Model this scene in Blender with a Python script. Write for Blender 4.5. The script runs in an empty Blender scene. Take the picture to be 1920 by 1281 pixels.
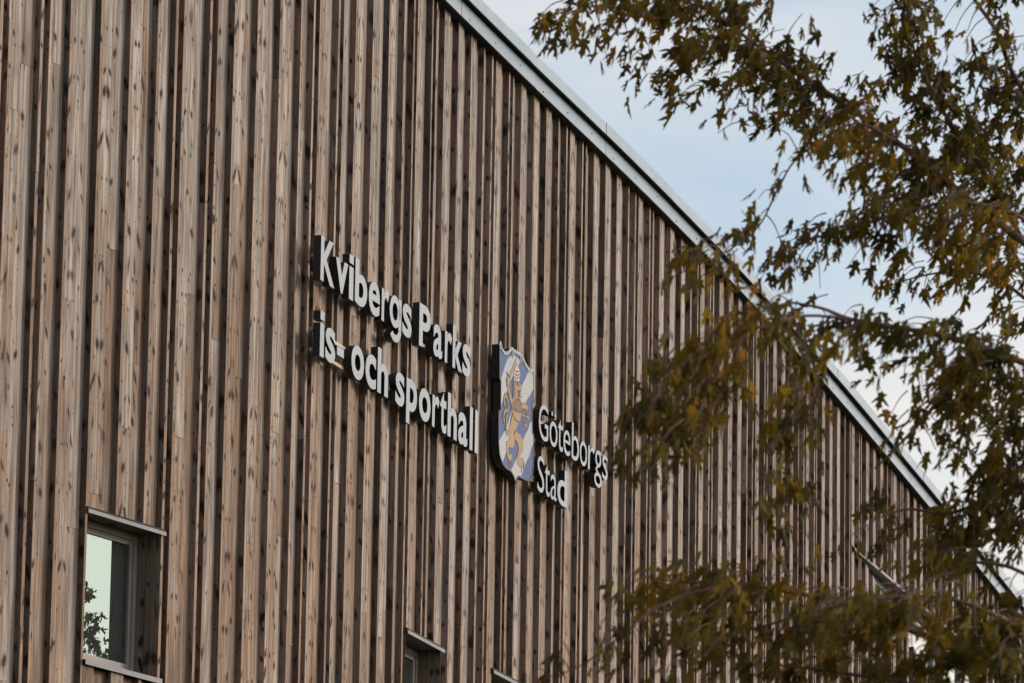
import bpy, math, random
import numpy as np
from mathutils import Matrix, Vector
random.seed(7); rng = np.random.default_rng(11)
SC = bpy.context.scene; COL = SC.collection
EYE = 1.6                                        # camera height above the ground

# ------------------------------------------------------------------ camera
FPX, PITCH, ROLL = 11000.0, 0.21227541, 0.01649150
cam = bpy.data.cameras.new('camera'); camo = bpy.data.objects.new('camera', cam); COL.objects.link(camo)
SC.camera = camo
cam.sensor_width = 36.0; cam.lens = FPX / 1920 * 36.0; cam.clip_start = 0.5; cam.clip_end = 3000
cp, sp, cr, sr = math.cos(PITCH), math.sin(PITCH), math.cos(ROLL), math.sin(ROLL)
def cam_dir(u, v, w=1.0):
    u, v = u * cr - v * sr, u * sr + v * cr
    return Vector((u, w * cp - v * sp, w * sp + v * cp))
R_, U_, F_ = cam_dir(1, 0, 0), cam_dir(0, 1, 0), cam_dir(0, 0, 1)
camo.matrix_world = Matrix(((R_.x, U_.x, -F_.x, 0), (R_.y, U_.y, -F_.y, 0), (R_.z, U_.z, -F_.z, EYE), (0, 0, 0, 1)))
cam.dof.use_dof = True; cam.dof.focus_distance = 53.0; cam.dof.aperture_fstop = 6.8; cam.dof.aperture_blades = 9

# ------------------------------------------------------------------ world, sun, exposure
SUN_EL, SUN_AZ = math.radians(17), math.radians(82)      # azimuth clockwise from +Y
world = bpy.data.worlds.new('World'); SC.world = world; world.use_nodes = True
wn, wl = world.node_tree.nodes, world.node_tree.links
bg = wn['Background']
sky = wn.new('ShaderNodeTexSky'); sky.sky_type = 'NISHITA'; sky.sun_disc = False
sky.sun_elevation = SUN_EL; sky.sun_rotation = SUN_AZ; sky.air_density = 1.0; sky.dust_density = 1.6; sky.ozone_density = 1.0
tc = wn.new('ShaderNodeTexCoord'); mp = wn.new('ShaderNodeMapping'); mp.inputs['Scale'].default_value = (2.4, 2.4, 9.0)
nz = wn.new('ShaderNodeTexNoise'); nz.inputs['Scale'].default_value = 3.2; nz.inputs['Detail'].default_value = 5; nz.inputs['Roughness'].default_value = .5
crp = wn.new('ShaderNodeMapRange'); crp.inputs[1].default_value = .35; crp.inputs[2].default_value = .68
crp.inputs[3].default_value = .22; crp.inputs[4].default_value = .72; crp.interpolation_type = 'SMOOTHSTEP'
mx = wn.new('ShaderNodeMix'); mx.data_type = 'RGBA'
cd_ = wn.new('ShaderNodeVectorMath'); cd_.operation = 'DOT_PRODUCT'; wl.new(tc.outputs['Generated'], cd_.inputs[0])
cd_.inputs[1].default_value = (math.sin(SUN_AZ) * math.cos(SUN_EL), math.cos(SUN_AZ) * math.cos(SUN_EL), math.sin(SUN_EL))
cg_ = wn.new('ShaderNodeMapRange'); cg_.interpolation_type = 'SMOOTHSTEP'
for i_, v_ in enumerate((.20, 1.0, 1.0, 3.0)): cg_.inputs[i_ + 1].default_value = v_       # cloud glows around the veiled sun
wl.new(cd_.outputs['Value'], cg_.inputs[0])
cc_ = wn.new('ShaderNodeVectorMath'); cc_.operation = 'SCALE'; wl.new(cg_.outputs[0], cc_.inputs[3]); cc_.inputs[0].default_value = (4.15, 4.05, 3.95)
lz_ = wn.new('ShaderNodeSeparateXYZ'); wl.new(tc.outputs['Generated'], lz_.inputs[0])
lw_ = wn.new('ShaderNodeMapRange'); lw_.interpolation_type = 'SMOOTHSTEP'
for i_, v_ in enumerate((.165, .25, 1.0, 0.0)): lw_.inputs[i_ + 1].default_value = v_       # creamier air low down
wl.new(lz_.outputs[2], lw_.inputs[0])
wm_ = wn.new('ShaderNodeMix'); wm_.data_type = 'RGBA'; wm_.inputs[6].default_value = (1, 1, 1, 1); wm_.inputs[7].default_value = (1.17, 1.07, .97, 1)
wl.new(lw_.outputs[0], wm_.inputs[0])
wv_ = wn.new('ShaderNodeVectorMath'); wv_.operation = 'MULTIPLY'; wl.new(cc_.outputs[0], wv_.inputs[0]); wl.new(wm_.outputs[2], wv_.inputs[1])
wl.new(wv_.outputs[0], mx.inputs[7])
wl.new(tc.outputs['Generated'], mp.inputs[0]); wl.new(mp.outputs[0], nz.inputs[0]); wl.new(nz.outputs[0], crp.inputs[0])
sx = wn.new('ShaderNodeSeparateXYZ'); wl.new(tc.outputs['Generated'], sx.inputs[0])
lowh = wn.new('ShaderNodeMapRange'); lowh.interpolation_type = 'SMOOTHSTEP'       # bright haze towards the horizon
for i_, v_ in enumerate((.10, .25, .75, .0)): lowh.inputs[i_ + 1].default_value = v_
wl.new(sx.outputs[2], lowh.inputs[0])
mxf = wn.new('ShaderNodeMath'); mxf.operation = 'ADD'; mxf.use_clamp = True
wl.new(crp.outputs[0], mxf.inputs[0]); wl.new(lowh.outputs[0], mxf.inputs[1]); wl.new(mxf.outputs[0], mx.inputs[0]); wl.new(sky.outputs[0], mx.inputs[6]); wl.new(mx.outputs[2], bg.inputs[0])
bg.inputs[1].default_value = 0.092
sl = bpy.data.lights.new('sun', 'SUN'); sl.energy = 1.05; sl.angle = math.radians(14); sl.color = (1, .90, .80)
so = bpy.data.objects.new('sun', sl); COL.objects.link(so)
sd = Vector((math.sin(SUN_AZ) * math.cos(SUN_EL), math.cos(SUN_AZ) * math.cos(SUN_EL), math.sin(SUN_EL)))
so.rotation_euler = sd.to_track_quat('Z', 'Y').to_euler(); so.location = sd * 60
SC.view_settings.view_transform = 'Standard'; SC.view_settings.look = 'None'
SC.view_settings.exposure = 1.20; SC.view_settings.gamma = 1.0; SC.view_settings.use_curve_mapping = False

# ------------------------------------------------------------------ helpers
def tag(o, label=None, cat=None, group=None, kind=None):
    if label: o['label'] = label
    if cat: o['category'] = cat
    if group: o['group'] = group
    if kind: o['kind'] = kind
    return o
def empty(name, loc, label, cat):
    o = bpy.data.objects.new(name, None); COL.objects.link(o); o.location = loc
    return tag(o, label, cat)
def link(name, me, parent=None):
    o = bpy.data.objects.new(name, me); COL.objects.link(o)
    if parent is not None:
        o.parent = parent
        p = Vector((0, 0, 0)); q = parent
        while q is not None: p += q.location; q = q.parent
        o.location = -p if parent.type == 'EMPTY' else Vector((0, 0, 0))
    return o
class MB:
    """collects polygons in world coordinates"""
    def __init__(s): s.v = []; s.f = []; s.m = []
    def poly(s, pts, m=0):
        n = len(s.v); s.v += [tuple(p) for p in pts]; s.f.append(tuple(range(n, n + len(pts)))); s.m.append(m)
    def prism(s, a, b, m=0, ms=None):            # a: front ring, b: back ring, same order
        k = len(a); n = len(s.v); s.v += [tuple(p) for p in a] + [tuple(p) for p in b]
        ms = m if ms is None else ms
        s.f.append(tuple(range(n, n + k))); s.m.append(m)
        s.f.append(tuple(range(n + 2 * k - 1, n + k - 1, -1))); s.m.append(ms)
        for i in range(k):
            j = (i + 1) % k; s.f.append((n + j, n + i, n + k + i, n + k + j)); s.m.append(ms)
    def build(s, name, mats, parent=None, smooth=False):
        me = bpy.data.meshes.new(name); me.from_pydata(s.v, [], s.f)
        for x in (mats if isinstance(mats, (list, tuple)) else [mats]): me.materials.append(x)
        me.polygons.foreach_set('material_index', s.m)
        if smooth: me.polygons.foreach_set('use_smooth', [True] * len(s.f))
        me.update(); return link(name, me, parent)
class NT:
    def __init__(s, name):
        s.mat = bpy.data.materials.new(name); s.mat.use_nodes = True
        s.n, s.l = s.mat.node_tree.nodes, s.mat.node_tree.links
        s.p = s.n['Principled BSDF']
    def _in(s, sock, v):
        if v is None: return
        if hasattr(v, 'is_linked') or hasattr(v, 'links'): s.l.new(v, sock)
        else: sock.default_value = v
    def m(s, op, a, b=None, c=None):
        n = s.n.new('ShaderNodeMath'); n.operation = op; s._in(n.inputs[0], a); s._in(n.inputs[1], b)
        if c is not None: s._in(n.inputs[2], c)
        return n.outputs[0]
    def xyz(s, x=0., y=0., z=0.):
        n = s.n.new('ShaderNodeCombineXYZ'); s._in(n.inputs[0], x); s._in(n.inputs[1], y); s._in(n.inputs[2], z); return n.outputs[0]
    def sep(s, v):
        n = s.n.new('ShaderNodeSeparateXYZ'); s._in(n.inputs[0], v); return n.outputs
    def noise(s, vec, scale, detail=3, rough=.5):
        n = s.n.new('ShaderNodeTexNoise'); s._in(n.inputs['Vector'], vec); n.inputs['Scale'].default_value = scale
        n.inputs['Detail'].default_value = detail; n.inputs['Roughness'].default_value = rough; return n.outputs[0]
    def voro(s, vec, scale):
        n = s.n.new('ShaderNodeTexVoronoi'); s._in(n.inputs['Vector'], vec); n.inputs['Scale'].default_value = scale; return n.outputs[0]
    def white(s, vec):
        n = s.n.new('ShaderNodeTexWhiteNoise'); n.noise_dimensions = '3D'; s._in(n.inputs['Vector'], vec); return s.sep(n.outputs[1])
    def rng(s, v, a, b, c, d, smooth=True):
        n = s.n.new('ShaderNodeMapRange'); n.interpolation_type = 'SMOOTHSTEP' if smooth else 'LINEAR'
        s._in(n.inputs[0], v)
        for i, q in enumerate((a, b, c, d)): s._in(n.inputs[i + 1], q)
        return n.outputs[0]
    def mix(s, f, a, b, mode='MIX'):
        n = s.n.new('ShaderNodeMix'); n.data_type = 'RGBA'; n.blend_type = mode
        s._in(n.inputs[0], f); s._in(n.inputs[6], a); s._in(n.inputs[7], b); return n.outputs[2]
    def attr(s, name):
        n = s.n.new('ShaderNodeAttribute'); n.attribute_name = name; return n
    def uv(s):
        n = s.n.new('ShaderNodeUVMap'); n.uv_map = 'UVMap'; return n.outputs[0]
    def obj(s):
        return s.n.new('ShaderNodeTexCoord').outputs['Object']
    def bump(s, h, strength, dist=.01):
        n = s.n.new('ShaderNodeBump'); n.inputs['Strength'].default_value = strength; n.inputs['Distance'].default_value = dist
        s._in(n.inputs['Height'], h); s.l.new(n.outputs[0], s.p.inputs['Normal'])
    def set(s, **k):
        for a, v in k.items(): s._in(s.p.inputs[a.replace('_', ' ')], v)
        return s.mat
def rgb(r, g, b): return (r, g, b, 1.0)

# ------------------------------------------------------------------ materials
def wood_material():
    t = NT('weathered_timber'); at = t.attr('tone'); A = t.sep(at.outputs['Color'])   # R id, G lightness, B protected, alpha board width
    idn, lt, prot = A[0], A[1], A[2]; bwid = at.outputs['Alpha']
    u, v, _ = t.sep(t.uv())
    id9 = t.m('MULTIPLY', idn, 911.0)
    gv = t.xyz(t.m('ADD', t.m('MULTIPLY', u, 1.0), id9), t.m('MULTIPLY', v, .03), idn)
    wob = t.noise(t.xyz(t.m('MULTIPLY', u, 3.), t.m('MULTIPLY', v, 1.4), id9), 1.0, 3)
    uw = t.m('ADD', u, t.m('MULTIPLY', t.m('SUBTRACT', wob, .5), .03))
    grain = t.noise(t.xyz(uw, t.m('MULTIPLY', v, .022), id9), 120., 4, .62)
    broad = t.noise(t.xyz(uw, t.m('MULTIPLY', v, .035), id9), 34., 4, .55)
    broad = t.rng(broad, .32, .68, 0., 1.)
    blot = t.noise(t.xyz(t.m('MULTIPLY', u, 4.), v, id9), 1.6, 3, .6)
    # knots: one whorl per cell along the board, two knots leaning apart
    def whorl(P, seed, wid, hgt, slope, thr):
        q = t.m('ADD', t.m('DIVIDE', v, P), t.m('MULTIPLY', idn, seed)); k = t.m('FLOOR', q)
        loc = t.m('MULTIPLY', t.m('SUBTRACT', q, k), P)
        W_ = t.white(t.xyz(k, id9, seed)); W2 = t.white(t.xyz(k, seed + 3.3, id9)); W3 = t.white(t.xyz(seed + 7.7, k, id9)); slope = t.m('MULTIPLY', t.m('SUBTRACT', t.m('MULTIPLY', W3[0], 2.2), .6), slope); thr = t.m('ADD', thr - .32, t.m('MULTIPLY', W3[1], .4))
        yc = t.m('MULTIPLY', t.m('ADD', t.m('MULTIPLY', W_[0], .6), .2), P)
        dy = t.m('SUBTRACT', loc, yc)
        out = None
        for side, wr, on in ((1, W_[1], W2[0]), (-1, W_[2], W2[1])):
            uc = t.m('ADD', .072 + side * .008, t.m('MULTIPLY', wr, side * .055))
            du = t.m('SUBTRACT', u, uc)
            dyy = t.m('ADD', dy, t.m('MULTIPLY', t.m('MULTIPLY', du, float(side)), slope))
            size = t.m('MULTIPLY', t.m('ADD', .5, t.m('MULTIPLY', t.m('POWER', W2[2], 1.5), 1.25)), t.m('ADD', 1., t.m('MULTIPLY', prot, .35)))
            d = t.m('SQRT', t.m('ADD', t.m('POWER', t.m('DIVIDE', du, wid), 2.), t.m('POWER', t.m('DIVIDE', dyy, hgt), 2.)))
            d = t.m('DIVIDE', d, size)
            d = t.m('ADD', d, t.m('MULTIPLY', t.m('SUBTRACT', t.noise(t.xyz(t.m('MULTIPLY', u, 90.), t.m('MULTIPLY', v, 40.), id9), 1., 2), .5), 1.1))
            d = t.m('ADD', d, t.m('MULTIPLY', t.m('GREATER_THAN', on, thr), 9.))
            out = d if out is None else t.m('MINIMUM', out, d)
        return out
    k1 = whorl(.33, 17.0, .0145, .0225, 1.3, .84); k2 = whorl(.63, 31.0, .0085, .042, 2.6, .42); k3 = whorl(.23, 53.0, .0065, .010, .6, .5)
    core = t.m('MAXIMUM', t.rng(k3, .7, 1.3, .9, 0.), t.m('MAXIMUM', t.rng(k1, .75, 1.35, 1., 0.), t.m('MULTIPLY', t.rng(k2, .5, 1.35, 1., 0.), .8)))
    halo = t.m('MAXIMUM', t.rng(k1, .9, 2.4, 1., 0.), t.m('MULTIPLY', t.rng(k2, .9, 2.2, 1., 0.), .6))
    dots = t.rng(t.voro(t.xyz(t.m('MULTIPLY', u, 13.), t.m('MULTIPLY', v, 4.6), id9), 1.0), .035, .085, 1., 0.)
    # nail heads, two to a board every 0.6 m
    vv = t.m('MULTIPLY', t.m('SUBTRACT', t.m('FRACT', t.m('DIVIDE', v, .6)), .5), .6)
    nail = None
    for un in (.03, .113):
        d = t.m('SQRT', t.m('ADD', t.m('POWER', t.m('SUBTRACT', u, un), 2.), t.m('POWER', vv, 2.)))
        q = t.rng(d, .005, .009, 1., 0.); nail = q if nail is None else t.m('MAXIMUM', nail, q)
    grey = t.mix(broad, rgb(.165, .140, .122), rgb(.365, .325, .292))
    tan = t.mix(broad, rgb(.160, .104, .072), rgb(.335, .240, .172))
    w = t.m('ADD', t.m('MULTIPLY', blot, 1.3), t.m('MULTIPLY', t.m('SUBTRACT', lt, .5), .62))
    z = t.sep(t.obj())[2]
    w = t.m('ADD', w, t.rng(z, 5., 16., -.35, .42, False))           # the upper wall has bleached greyer
    col = t.mix(t.rng(w, .35, 1.0, 0., 1.), tan, grey)
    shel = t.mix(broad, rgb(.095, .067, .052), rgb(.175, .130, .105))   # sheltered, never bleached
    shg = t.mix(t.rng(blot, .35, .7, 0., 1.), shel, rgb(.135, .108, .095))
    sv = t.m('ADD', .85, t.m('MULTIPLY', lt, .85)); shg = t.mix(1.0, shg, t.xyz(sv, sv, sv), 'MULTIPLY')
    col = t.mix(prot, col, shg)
    col = t.mix(t.rng(grain, .38, .62, .75, 0.), col, t.mix(1.0, col, rgb(.62, .57, .54), 'MULTIPLY'))
    edge = t.m('MINIMUM', u, t.m('SUBTRACT', bwid, u))
    col = t.mix(t.m('MULTIPLY', t.rng(edge, .006, .020, .75, 0.), t.m('SUBTRACT', 1., prot)), col, rgb(.235, .155, .105))
    col = t.mix(t.rng(edge, .0015, .005, .5, 0.), col, rgb(.055, .037, .028))
    bright = t.m('ADD', .90, t.m('MULTIPLY', lt, .26))
    big = t.noise(t.obj(), .22, 4, .6); run = t.noise(t.xyz(t.m('MULTIPLY', u, 6.), t.m('MULTIPLY', v, .35), id9), 3.0, 4, .6)
    bright = t.m('MULTIPLY', bright, t.m('MULTIPLY', t.rng(big, .3, .7, .90, 1.08), t.rng(run, .3, .7, .76, 1.10)))
    col = t.mix(1.0, col, t.xyz(bright, bright, bright), 'MULTIPLY')
    col = t.mix(t.m('MULTIPLY', halo, .7), col, t.mix(1.0, col, rgb(.5, .38, .32), 'MULTIPLY'))
    col = t.mix(t.m('MULTIPLY', core, 1.0), col, rgb(.013, .010, .009))
    col = t.mix(t.m('MULTIPLY', dots, .75), col, rgb(.05, .03, .022))
    col = t.mix(t.m('MULTIPLY', nail, .8), col, rgb(.03, .025, .025))
    t.bump(t.m('SUBTRACT', grain, t.m('MULTIPLY', core, .5)), .35, .004)
    return t.set(Base_Color=col, Roughness=.85, Specular_IOR_Level=.2)
WOOD = wood_material()
def metal(name, c1, c2, rough, metallic=.0, spec=.25):
    t = NT(name); n = t.noise(t.obj(), 1.7, 4, .6); f = t.noise(t.obj(), 60., 2)
    col = t.mix(t.rng(n, .3, .7, 0., 1.), rgb(*c1), rgb(*c2))
    return t.set(Base_Color=col, Roughness=t.m('ADD', rough - .06, t.m('MULTIPLY', f, .12)), Metallic=metallic, Specular_IOR_Level=spec)
ZINC = metal('galvanised_sheet', (.112, .152, .190), (.155, .197, .235), .38, .0, .7)
ALU = metal('aluminium_flashing', (.12, .118, .125), (.16, .157, .165), .5, .0)
FRAME = metal('painted_window_frame', (.17, .15, .135), (.21, .19, .17), .5)
BLACK = metal('black_sheathing', (.012, .012, .012), (.02, .019, .018), .8)
SIGNBLK = metal('black_sign_returns', (.010, .010, .011), (.016, .016, .017), .45)
FACE = metal('white_sign_face', (.205, .225, .245), (.23, .247, .263), .42)
RAIL = metal('anodised_sign_rail', (.30, .24, .18), (.36, .29, .22), .45, .0)
BLUE = metal('blue_vinyl', (.040, .065, .150), (.046, .072, .160), .5, .0, .12)
WHITE = metal('white_vinyl', (.26, .27, .275), (.29, .297, .30), .5, .0, .12)
GOLD = metal('gold_vinyl', (.235, .150, .070), (.265, .172, .082), .5, .0, .12)
LINE = metal('grey_outline_vinyl', (.06, .06, .065), (.08, .08, .08), .5, .0, .12)
RED = metal('grey_pink_vinyl', (.30, .22, .2), (.34, .26, .23), .4)
def glass_material():
    t = NT('window_glass'); n = t.noise(t.obj(), 3.0, 3)
    t.bump(n, .004, .02)
    return t.set(Base_Color=rgb(.20, .255, .242), Metallic=.92, Roughness=.004)
GLASS = glass_material()
def bark_material():
    t = NT('reddish_brown_bark'); o = t.obj()
    n = t.noise(o, 9., 5, .65); q = t.noise(o, 60., 3)
    t.bump(n, .5, .01)
    return t.set(Base_Color=t.mix(t.rng(n, .3, .7, 0., 1.), rgb(.040, .021, .017), rgb(.135, .068, .05)), Roughness=.8)
BARK = bark_material()
def leaf_material():
    t = NT('maple_leaf'); A = t.sep(t.attr('tone').outputs['Color'])
    g = t.mix(A[0], rgb(.021, .021, .005), rgb(.118, .092, .013))
    col = t.mix(t.rng(A[1], .80, 1.0, 0., 1.), g, rgb(.20, .110, .018))
    n = t.noise(t.obj(), 45., 2); col = t.mix(t.rng(n, .35, .65, .0, .35), col, rgb(.04, .028, .008))
    t.set(Base_Color=col, Roughness=.6, Specular_IOR_Level=.2)
    tr = t.n.new('ShaderNodeBsdfTranslucent'); t._in(tr.inputs[0], t.mix(1., col, rgb(1.9, 1.5, .8), 'MULTIPLY'))
    ms = t.n.new('ShaderNodeMixShader'); ms.inputs[0].default_value = .5
    t.l.new(t.p.outputs[0], ms.inputs[1]); t.l.new(tr.outputs[0], ms.inputs[2])
    t.l.new(ms.outputs[0], t.n['Material Output'].inputs[0]); return t.mat
LEAF = leaf_material()
def ground_material():
    t = NT('mown_grass'); n = t.noise(t.obj(), .35, 6, .6); m2 = t.noise(t.obj(), 14., 5, .7)
    return t.set(Base_Color=t.mix(m2, t.mix(n, rgb(.03, .045, .012), rgb(.06, .07, .02)), rgb(.09, .085, .04)), Roughness=.95)
def asphalt_material():
    t = NT('asphalt'); n = t.noise(t.obj(), .8, 5, .6); m2 = t.noise(t.obj(), 120., 2)
    return t.set(Base_Color=t.mix(m2, t.mix(n, rgb(.04, .04, .042), rgb(.06, .06, .06)), rgb(.08, .08, .08)), Roughness=.9)

# ------------------------------------------------------------------ plan curve of the facade (surveyed heading along its length)
kn = [-100, 150, 400, 600, 800, 1050, 1300, 1600, 2000.]
hd = [0.53759, 0.537397, 0.458779, 0.359613, 0.282456, 0.303382, 0.289833, 0.267772, 0.261582]
MOD, MOD0 = 2.5358876, -6.49271927
_th = np.linspace(-0.14, 0.13, 2400); _q = np.interp(960 + np.tan(_th) * FPX, kn, hd); _c = 1 / np.tan(_q - _th); _dt = _th[1] - _th[0]
_L = np.concatenate([[0], np.cumsum((_c[1:] + _c[:-1]) / 2 * _dt)]); _t0 = math.atan((750 - 960) / FPX); _L -= np.interp(_t0, _th, _L)
_r = 52 * np.exp(_L); _X = _r * np.sin(_th); _Y = _r * np.cos(_th)
_S = np.concatenate([[0], np.cumsum(np.hypot(np.diff(_X), np.diff(_Y)))]); _S -= np.interp(_t0, _th, _S)
SMIN, SMAX = float(_S[0]), float(_S[-1])
def W(S, o=0., z=0.):
    """point on the wall: arc length S, distance o in front of it, height z above eye level"""
    if S < SMIN: x, y, q = _X[0] + (S - SMIN) * math.sin(_q[0]), _Y[0] + (S - SMIN) * math.cos(_q[0]), _q[0]
    elif S > SMAX: x, y, q = _X[-1] + (S - SMAX) * math.sin(_q[-1]), _Y[-1] + (S - SMAX) * math.cos(_q[-1]), _q[-1]
    else: x, y, q = (float(np.interp(S, _S, A)) for A in (_X, _Y, _q))
    return Vector((x + o * math.cos(q), y - o * math.sin(q), z + EYE))
def heading(S): return float(np.interp(S, _S, _q))
def HR(S): return 14.7115 - .023713 * S - .000646 * S * S if S < 40 else 12.729 - .0754 * (S - 40)
def ray(px, py): return cam_dir((px - 960.) / FPX, (640.5 - py) / FPX)
def hit(px, py, o=0.):
    R = ray(px, py); az = math.atan2(R.x, R.y); lo, hi = SMIN, SMAX
    for _ in range(50):
        m_ = (lo + hi) / 2; p = W(m_, o)
        if math.atan2(p.x, p.y) < az: lo = m_
        else: hi = m_
    p = W(m_, o); return m_, R.z * math.hypot(p.x, p.y) / math.hypot(R.x, R.y)

# ------------------------------------------------------------------ setting
def sheet(name, mat, pts, z, n=1, **k):
    b = MB(); b.poly([(x, y, z) for x, y in pts]); o = b.build(name, mat); return tag(o, kind='structure', **k)
sheet('ground', ground_material(), [(-900, -900), (900, -900), (900, 900), (-900, 900)], 0)
PB = [W(s, .9)[:2] for s in np.arange(-12, 54, 3.)]
sheet('path', asphalt_material(), [tuple(p) for p in PB] + [tuple(W(s, 4.2)[:2]) for s in np.arange(51, -13, -3.)], .004)

# ------------------------------------------------------------------ the hall
S_A, S_B = -16.0, 53.0
HZ = EYE
hall = empty('sports_hall', W(0, 0, -EYE), 'long curved sports hall clad in weathered vertical timber boards under a grey metal roof edge', 'building')
def win_open(px0, py0, wd, pyb):
    s0, z1 = hit(px0, py0, .02); s1, z0 = hit(px0, pyb, .02); return [s0, s0 + wd, z0, z1]
WINS = [win_open(168, 956, 1.10, 1241), win_open(765, 1183, 1.09, 1183), win_open(926, 1258, 1.10, 1258)]
for w_ in WINS[1:]: w_[2] = w_[3] - (WINS[0][3] - WINS[0][2])
s4, z4 = hit(1600, 1026, .02)
sb, zb = hit(1634, 1069, .02); sc_, zc = hit(1735, 1246, .02)
WIDE = [s4, s4 + 9.2, z4, z4]                      # the long window: level head, sill sloping down along the wall
SLOPE = (zc - zb) / (sc_ - sb)
def wide_sill(S): return max(zb + SLOPE * (S - sb), z4 - 4.6) if S > s4 + .05 else z4 - .1
print('WINS', WINS, WIDE, SLOPE, zb, sb)

class Boards:
    def __init__(s): s.v = []; s.f = []; s.uv = []; s.t = []
    def box(s, s1, s2, z1, z2, of, ob, prot=0., z1b=None, z2b=None):
        """one board; z1b/z2b: end heights at the s2 side"""
        z1b = z1 if z1b is None else z1b; z2b = z2 if z2b is None else z2b
        if z2 - z1 < .03 and z2b - z1b < .03: return
        n = len(s.v); P = [(s1, of, z1), (s2, of, z1b), (s2, of, z2b), (s1, of, z2), (s1, ob, z1), (s2, ob, z1b), (s2, ob, z2b), (s1, ob, z2)]
        s.v += [tuple(W(a, o, z)) for a, o, z in P]
        wdt = s2 - s1; du = 0.; dv = random.uniform(0, 30)
        idn, lt = random.random(), random.random(); dp = of - ob
        def F(idx, uvs, pr, w_=9.): s.f.append(tuple(n + i for i in idx)); s.uv += uvs; s.t += [(idn, lt, pr, w_)] * 4
        F((0, 1, 2, 3), [(du, z1 + dv), (du + wdt, z1b + dv), (du + wdt, z2b + dv), (du, z2 + dv)], prot, wdt)
        F((4, 0, 3, 7), [(du + .05, z1 + dv + 9), (du + .05 + dp, z1 + dv + 9), (du + .05 + dp, z2 + dv + 9), (du + .05, z2 + dv + 9)], .97)
        F((1, 5, 6, 2), [(du + .05, z1 + dv + 19), (du + .05 + dp, z1 + dv + 19), (du + .05 + dp, z2 + dv + 19), (du + .05, z2 + dv + 19)], .97)
        F((5, 1, 0, 4), [(0, 0), (wdt, 0), (wdt, dp), (0, dp)], .97)
        F((3, 2, 6, 7), [(0, 0), (wdt, 0), (wdt, dp), (0, dp)], .5)
    def build(s, name, parent):
        me = bpy.data.meshes.new(name); me.from_pydata(s.v, [], s.f); me.materials.append(WOOD)
        ul = me.uv_layers.new(name='UVMap'); ul.data.foreach_set('uv', np.array(s.uv, 'f').ravel())
        ca = me.color_attributes.new('tone', 'FLOAT_COLOR', 'CORNER'); ca.data.foreach_set('color', np.array(s.t, 'f').ravel())
        me.update(); return link(name, me, parent)
clad = Boards()
def column(s1, s2, of, ob, lmin=3.6, lmax=5.6, prot=0.):
    cuts = sorted({s1, s2} | {c for w_ in WINS + [WIDE] for c in w_[:2] if s1 < c < s2})
    zs = []; z = -EYE + .25 - random.uniform(0, 3)
    while z < 17: zs.append(z); z += random.uniform(lmin, lmax)
    zs.append(z)
    for a, b in zip(cuts[:-1], cuts[1:]):
        if b - a < .006: continue
        mid = (a + b) / 2; top = HR(mid) + .03
        bands = [(-EYE + .25, -EYE + .25, top, top, 0)]
        for w_ in WINS:
            if w_[0] < mid < w_[1]: bands = [(-EYE + .25, -EYE + .25, w_[2] - .03, w_[2] - .03, 1), (w_[3] + .03, w_[3] + .03, top, top, 0)]
        if WIDE[0] < mid < WIDE[1]: bands = [(-EYE + .25, -EYE + .25, wide_sill(a), wide_sill(b), 0), (z4 + .03, z4 + .03, top, top, 0)]
        for lo, lob, hi, hib, low in bands:
            for q0, q1 in zip(zs[:-1], zs[1:]):
                q0b, q1b = max(q0, lob), min(q1, hib); q0, q1 = max(q0, lo), min(q1, hi)
                if q1 - q0 < .03 and q1b - q0b < .03: continue
                jo = random.uniform(-.0025, .0025)
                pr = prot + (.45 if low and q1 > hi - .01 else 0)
                clad.box(a + .0012, b - .0012, q0 + .0015, q1 - .0015, of + jo, ob, min(pr, 1), q0b + .0015, q1b - .0015)
DEEP = -.057
k0 = int(math.floor((S_A - MOD0) / MOD)); k1 = int(math.ceil((S_B - MOD0) / MOD))
for k in range(k0, k1):
    base = MOD0 + k * MOD
    for kind, o0, o1 in (('w', 0, .43), ('w', .43, .86), ('w', .86, 1.28), ('n', 1.28, 1.56), ('t', 1.56, 1.69), ('w', 1.69, 2.12), ('t', 2.12, 2.25), ('n', 2.25, MOD)):
        a, b = base + o0 + random.uniform(-.011, .011), base + o1
        if a < S_A or b > S_B: continue
        if kind == 'w':
            column(a, a + .045, 0., -.09); column(a + .046, a + .191, -.004, -.09)
            column(a + .191, b + .01, DEEP, -.085, prot=.20)
        else:
            column(a, a + .045, 0., -.09); column(a + .045, b + .01, DEEP, -.085, prot=.20)
clad.build('timber_cladding', hall)
# sheathing behind the boards, end walls and roof
bw = MB(); SS = list(np.arange(S_A, S_B + .01, .6))
def sheet_strip(mb, s_list, o, lo, hi, m=0):
    for a, b in zip(s_list[:-1], s_list[1:]):
        mb.poly([W(a, o, lo(a)), W(b, o, lo(b)), W(b, o, hi(b)), W(a, o, hi(a))], m)
def cuts_for(sl):
    c = set(sl)
    for w_ in WINS + [WIDE]: c |= set(w_[:2])
    return sorted(c)
CS = cuts_for(SS)
for a, b in zip(CS[:-1], CS[1:]):
    mid = (a + b) / 2; lo, hi = -EYE, HR(mid)
    w_ = next((w for w in WINS if w[0] < mid < w[1]), None)
    if w_: parts = [(lo, lo, w_[2], w_[2]), (w_[3], w_[3], hi, hi)]
    elif WIDE[0] < mid < WIDE[1]: parts = [(lo, lo, wide_sill(a), wide_sill(b)), (z4, z4, hi, hi)]
    else: parts = [(lo, lo, hi, hi)]
    for q in parts: bw.poly([W(a, -.10, q[0]), W(b, -.10, q[1]), W(b, -.10, q[3]), W(a, -.10, q[2])])
DB = 30.0
pa, pb = W(S_A, -.1), W(S_B, -.1)
bk = lambda S, z: W(S, -.1, z) + Vector((-math.cos(.35), math.sin(.35), 0)) * DB
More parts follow.
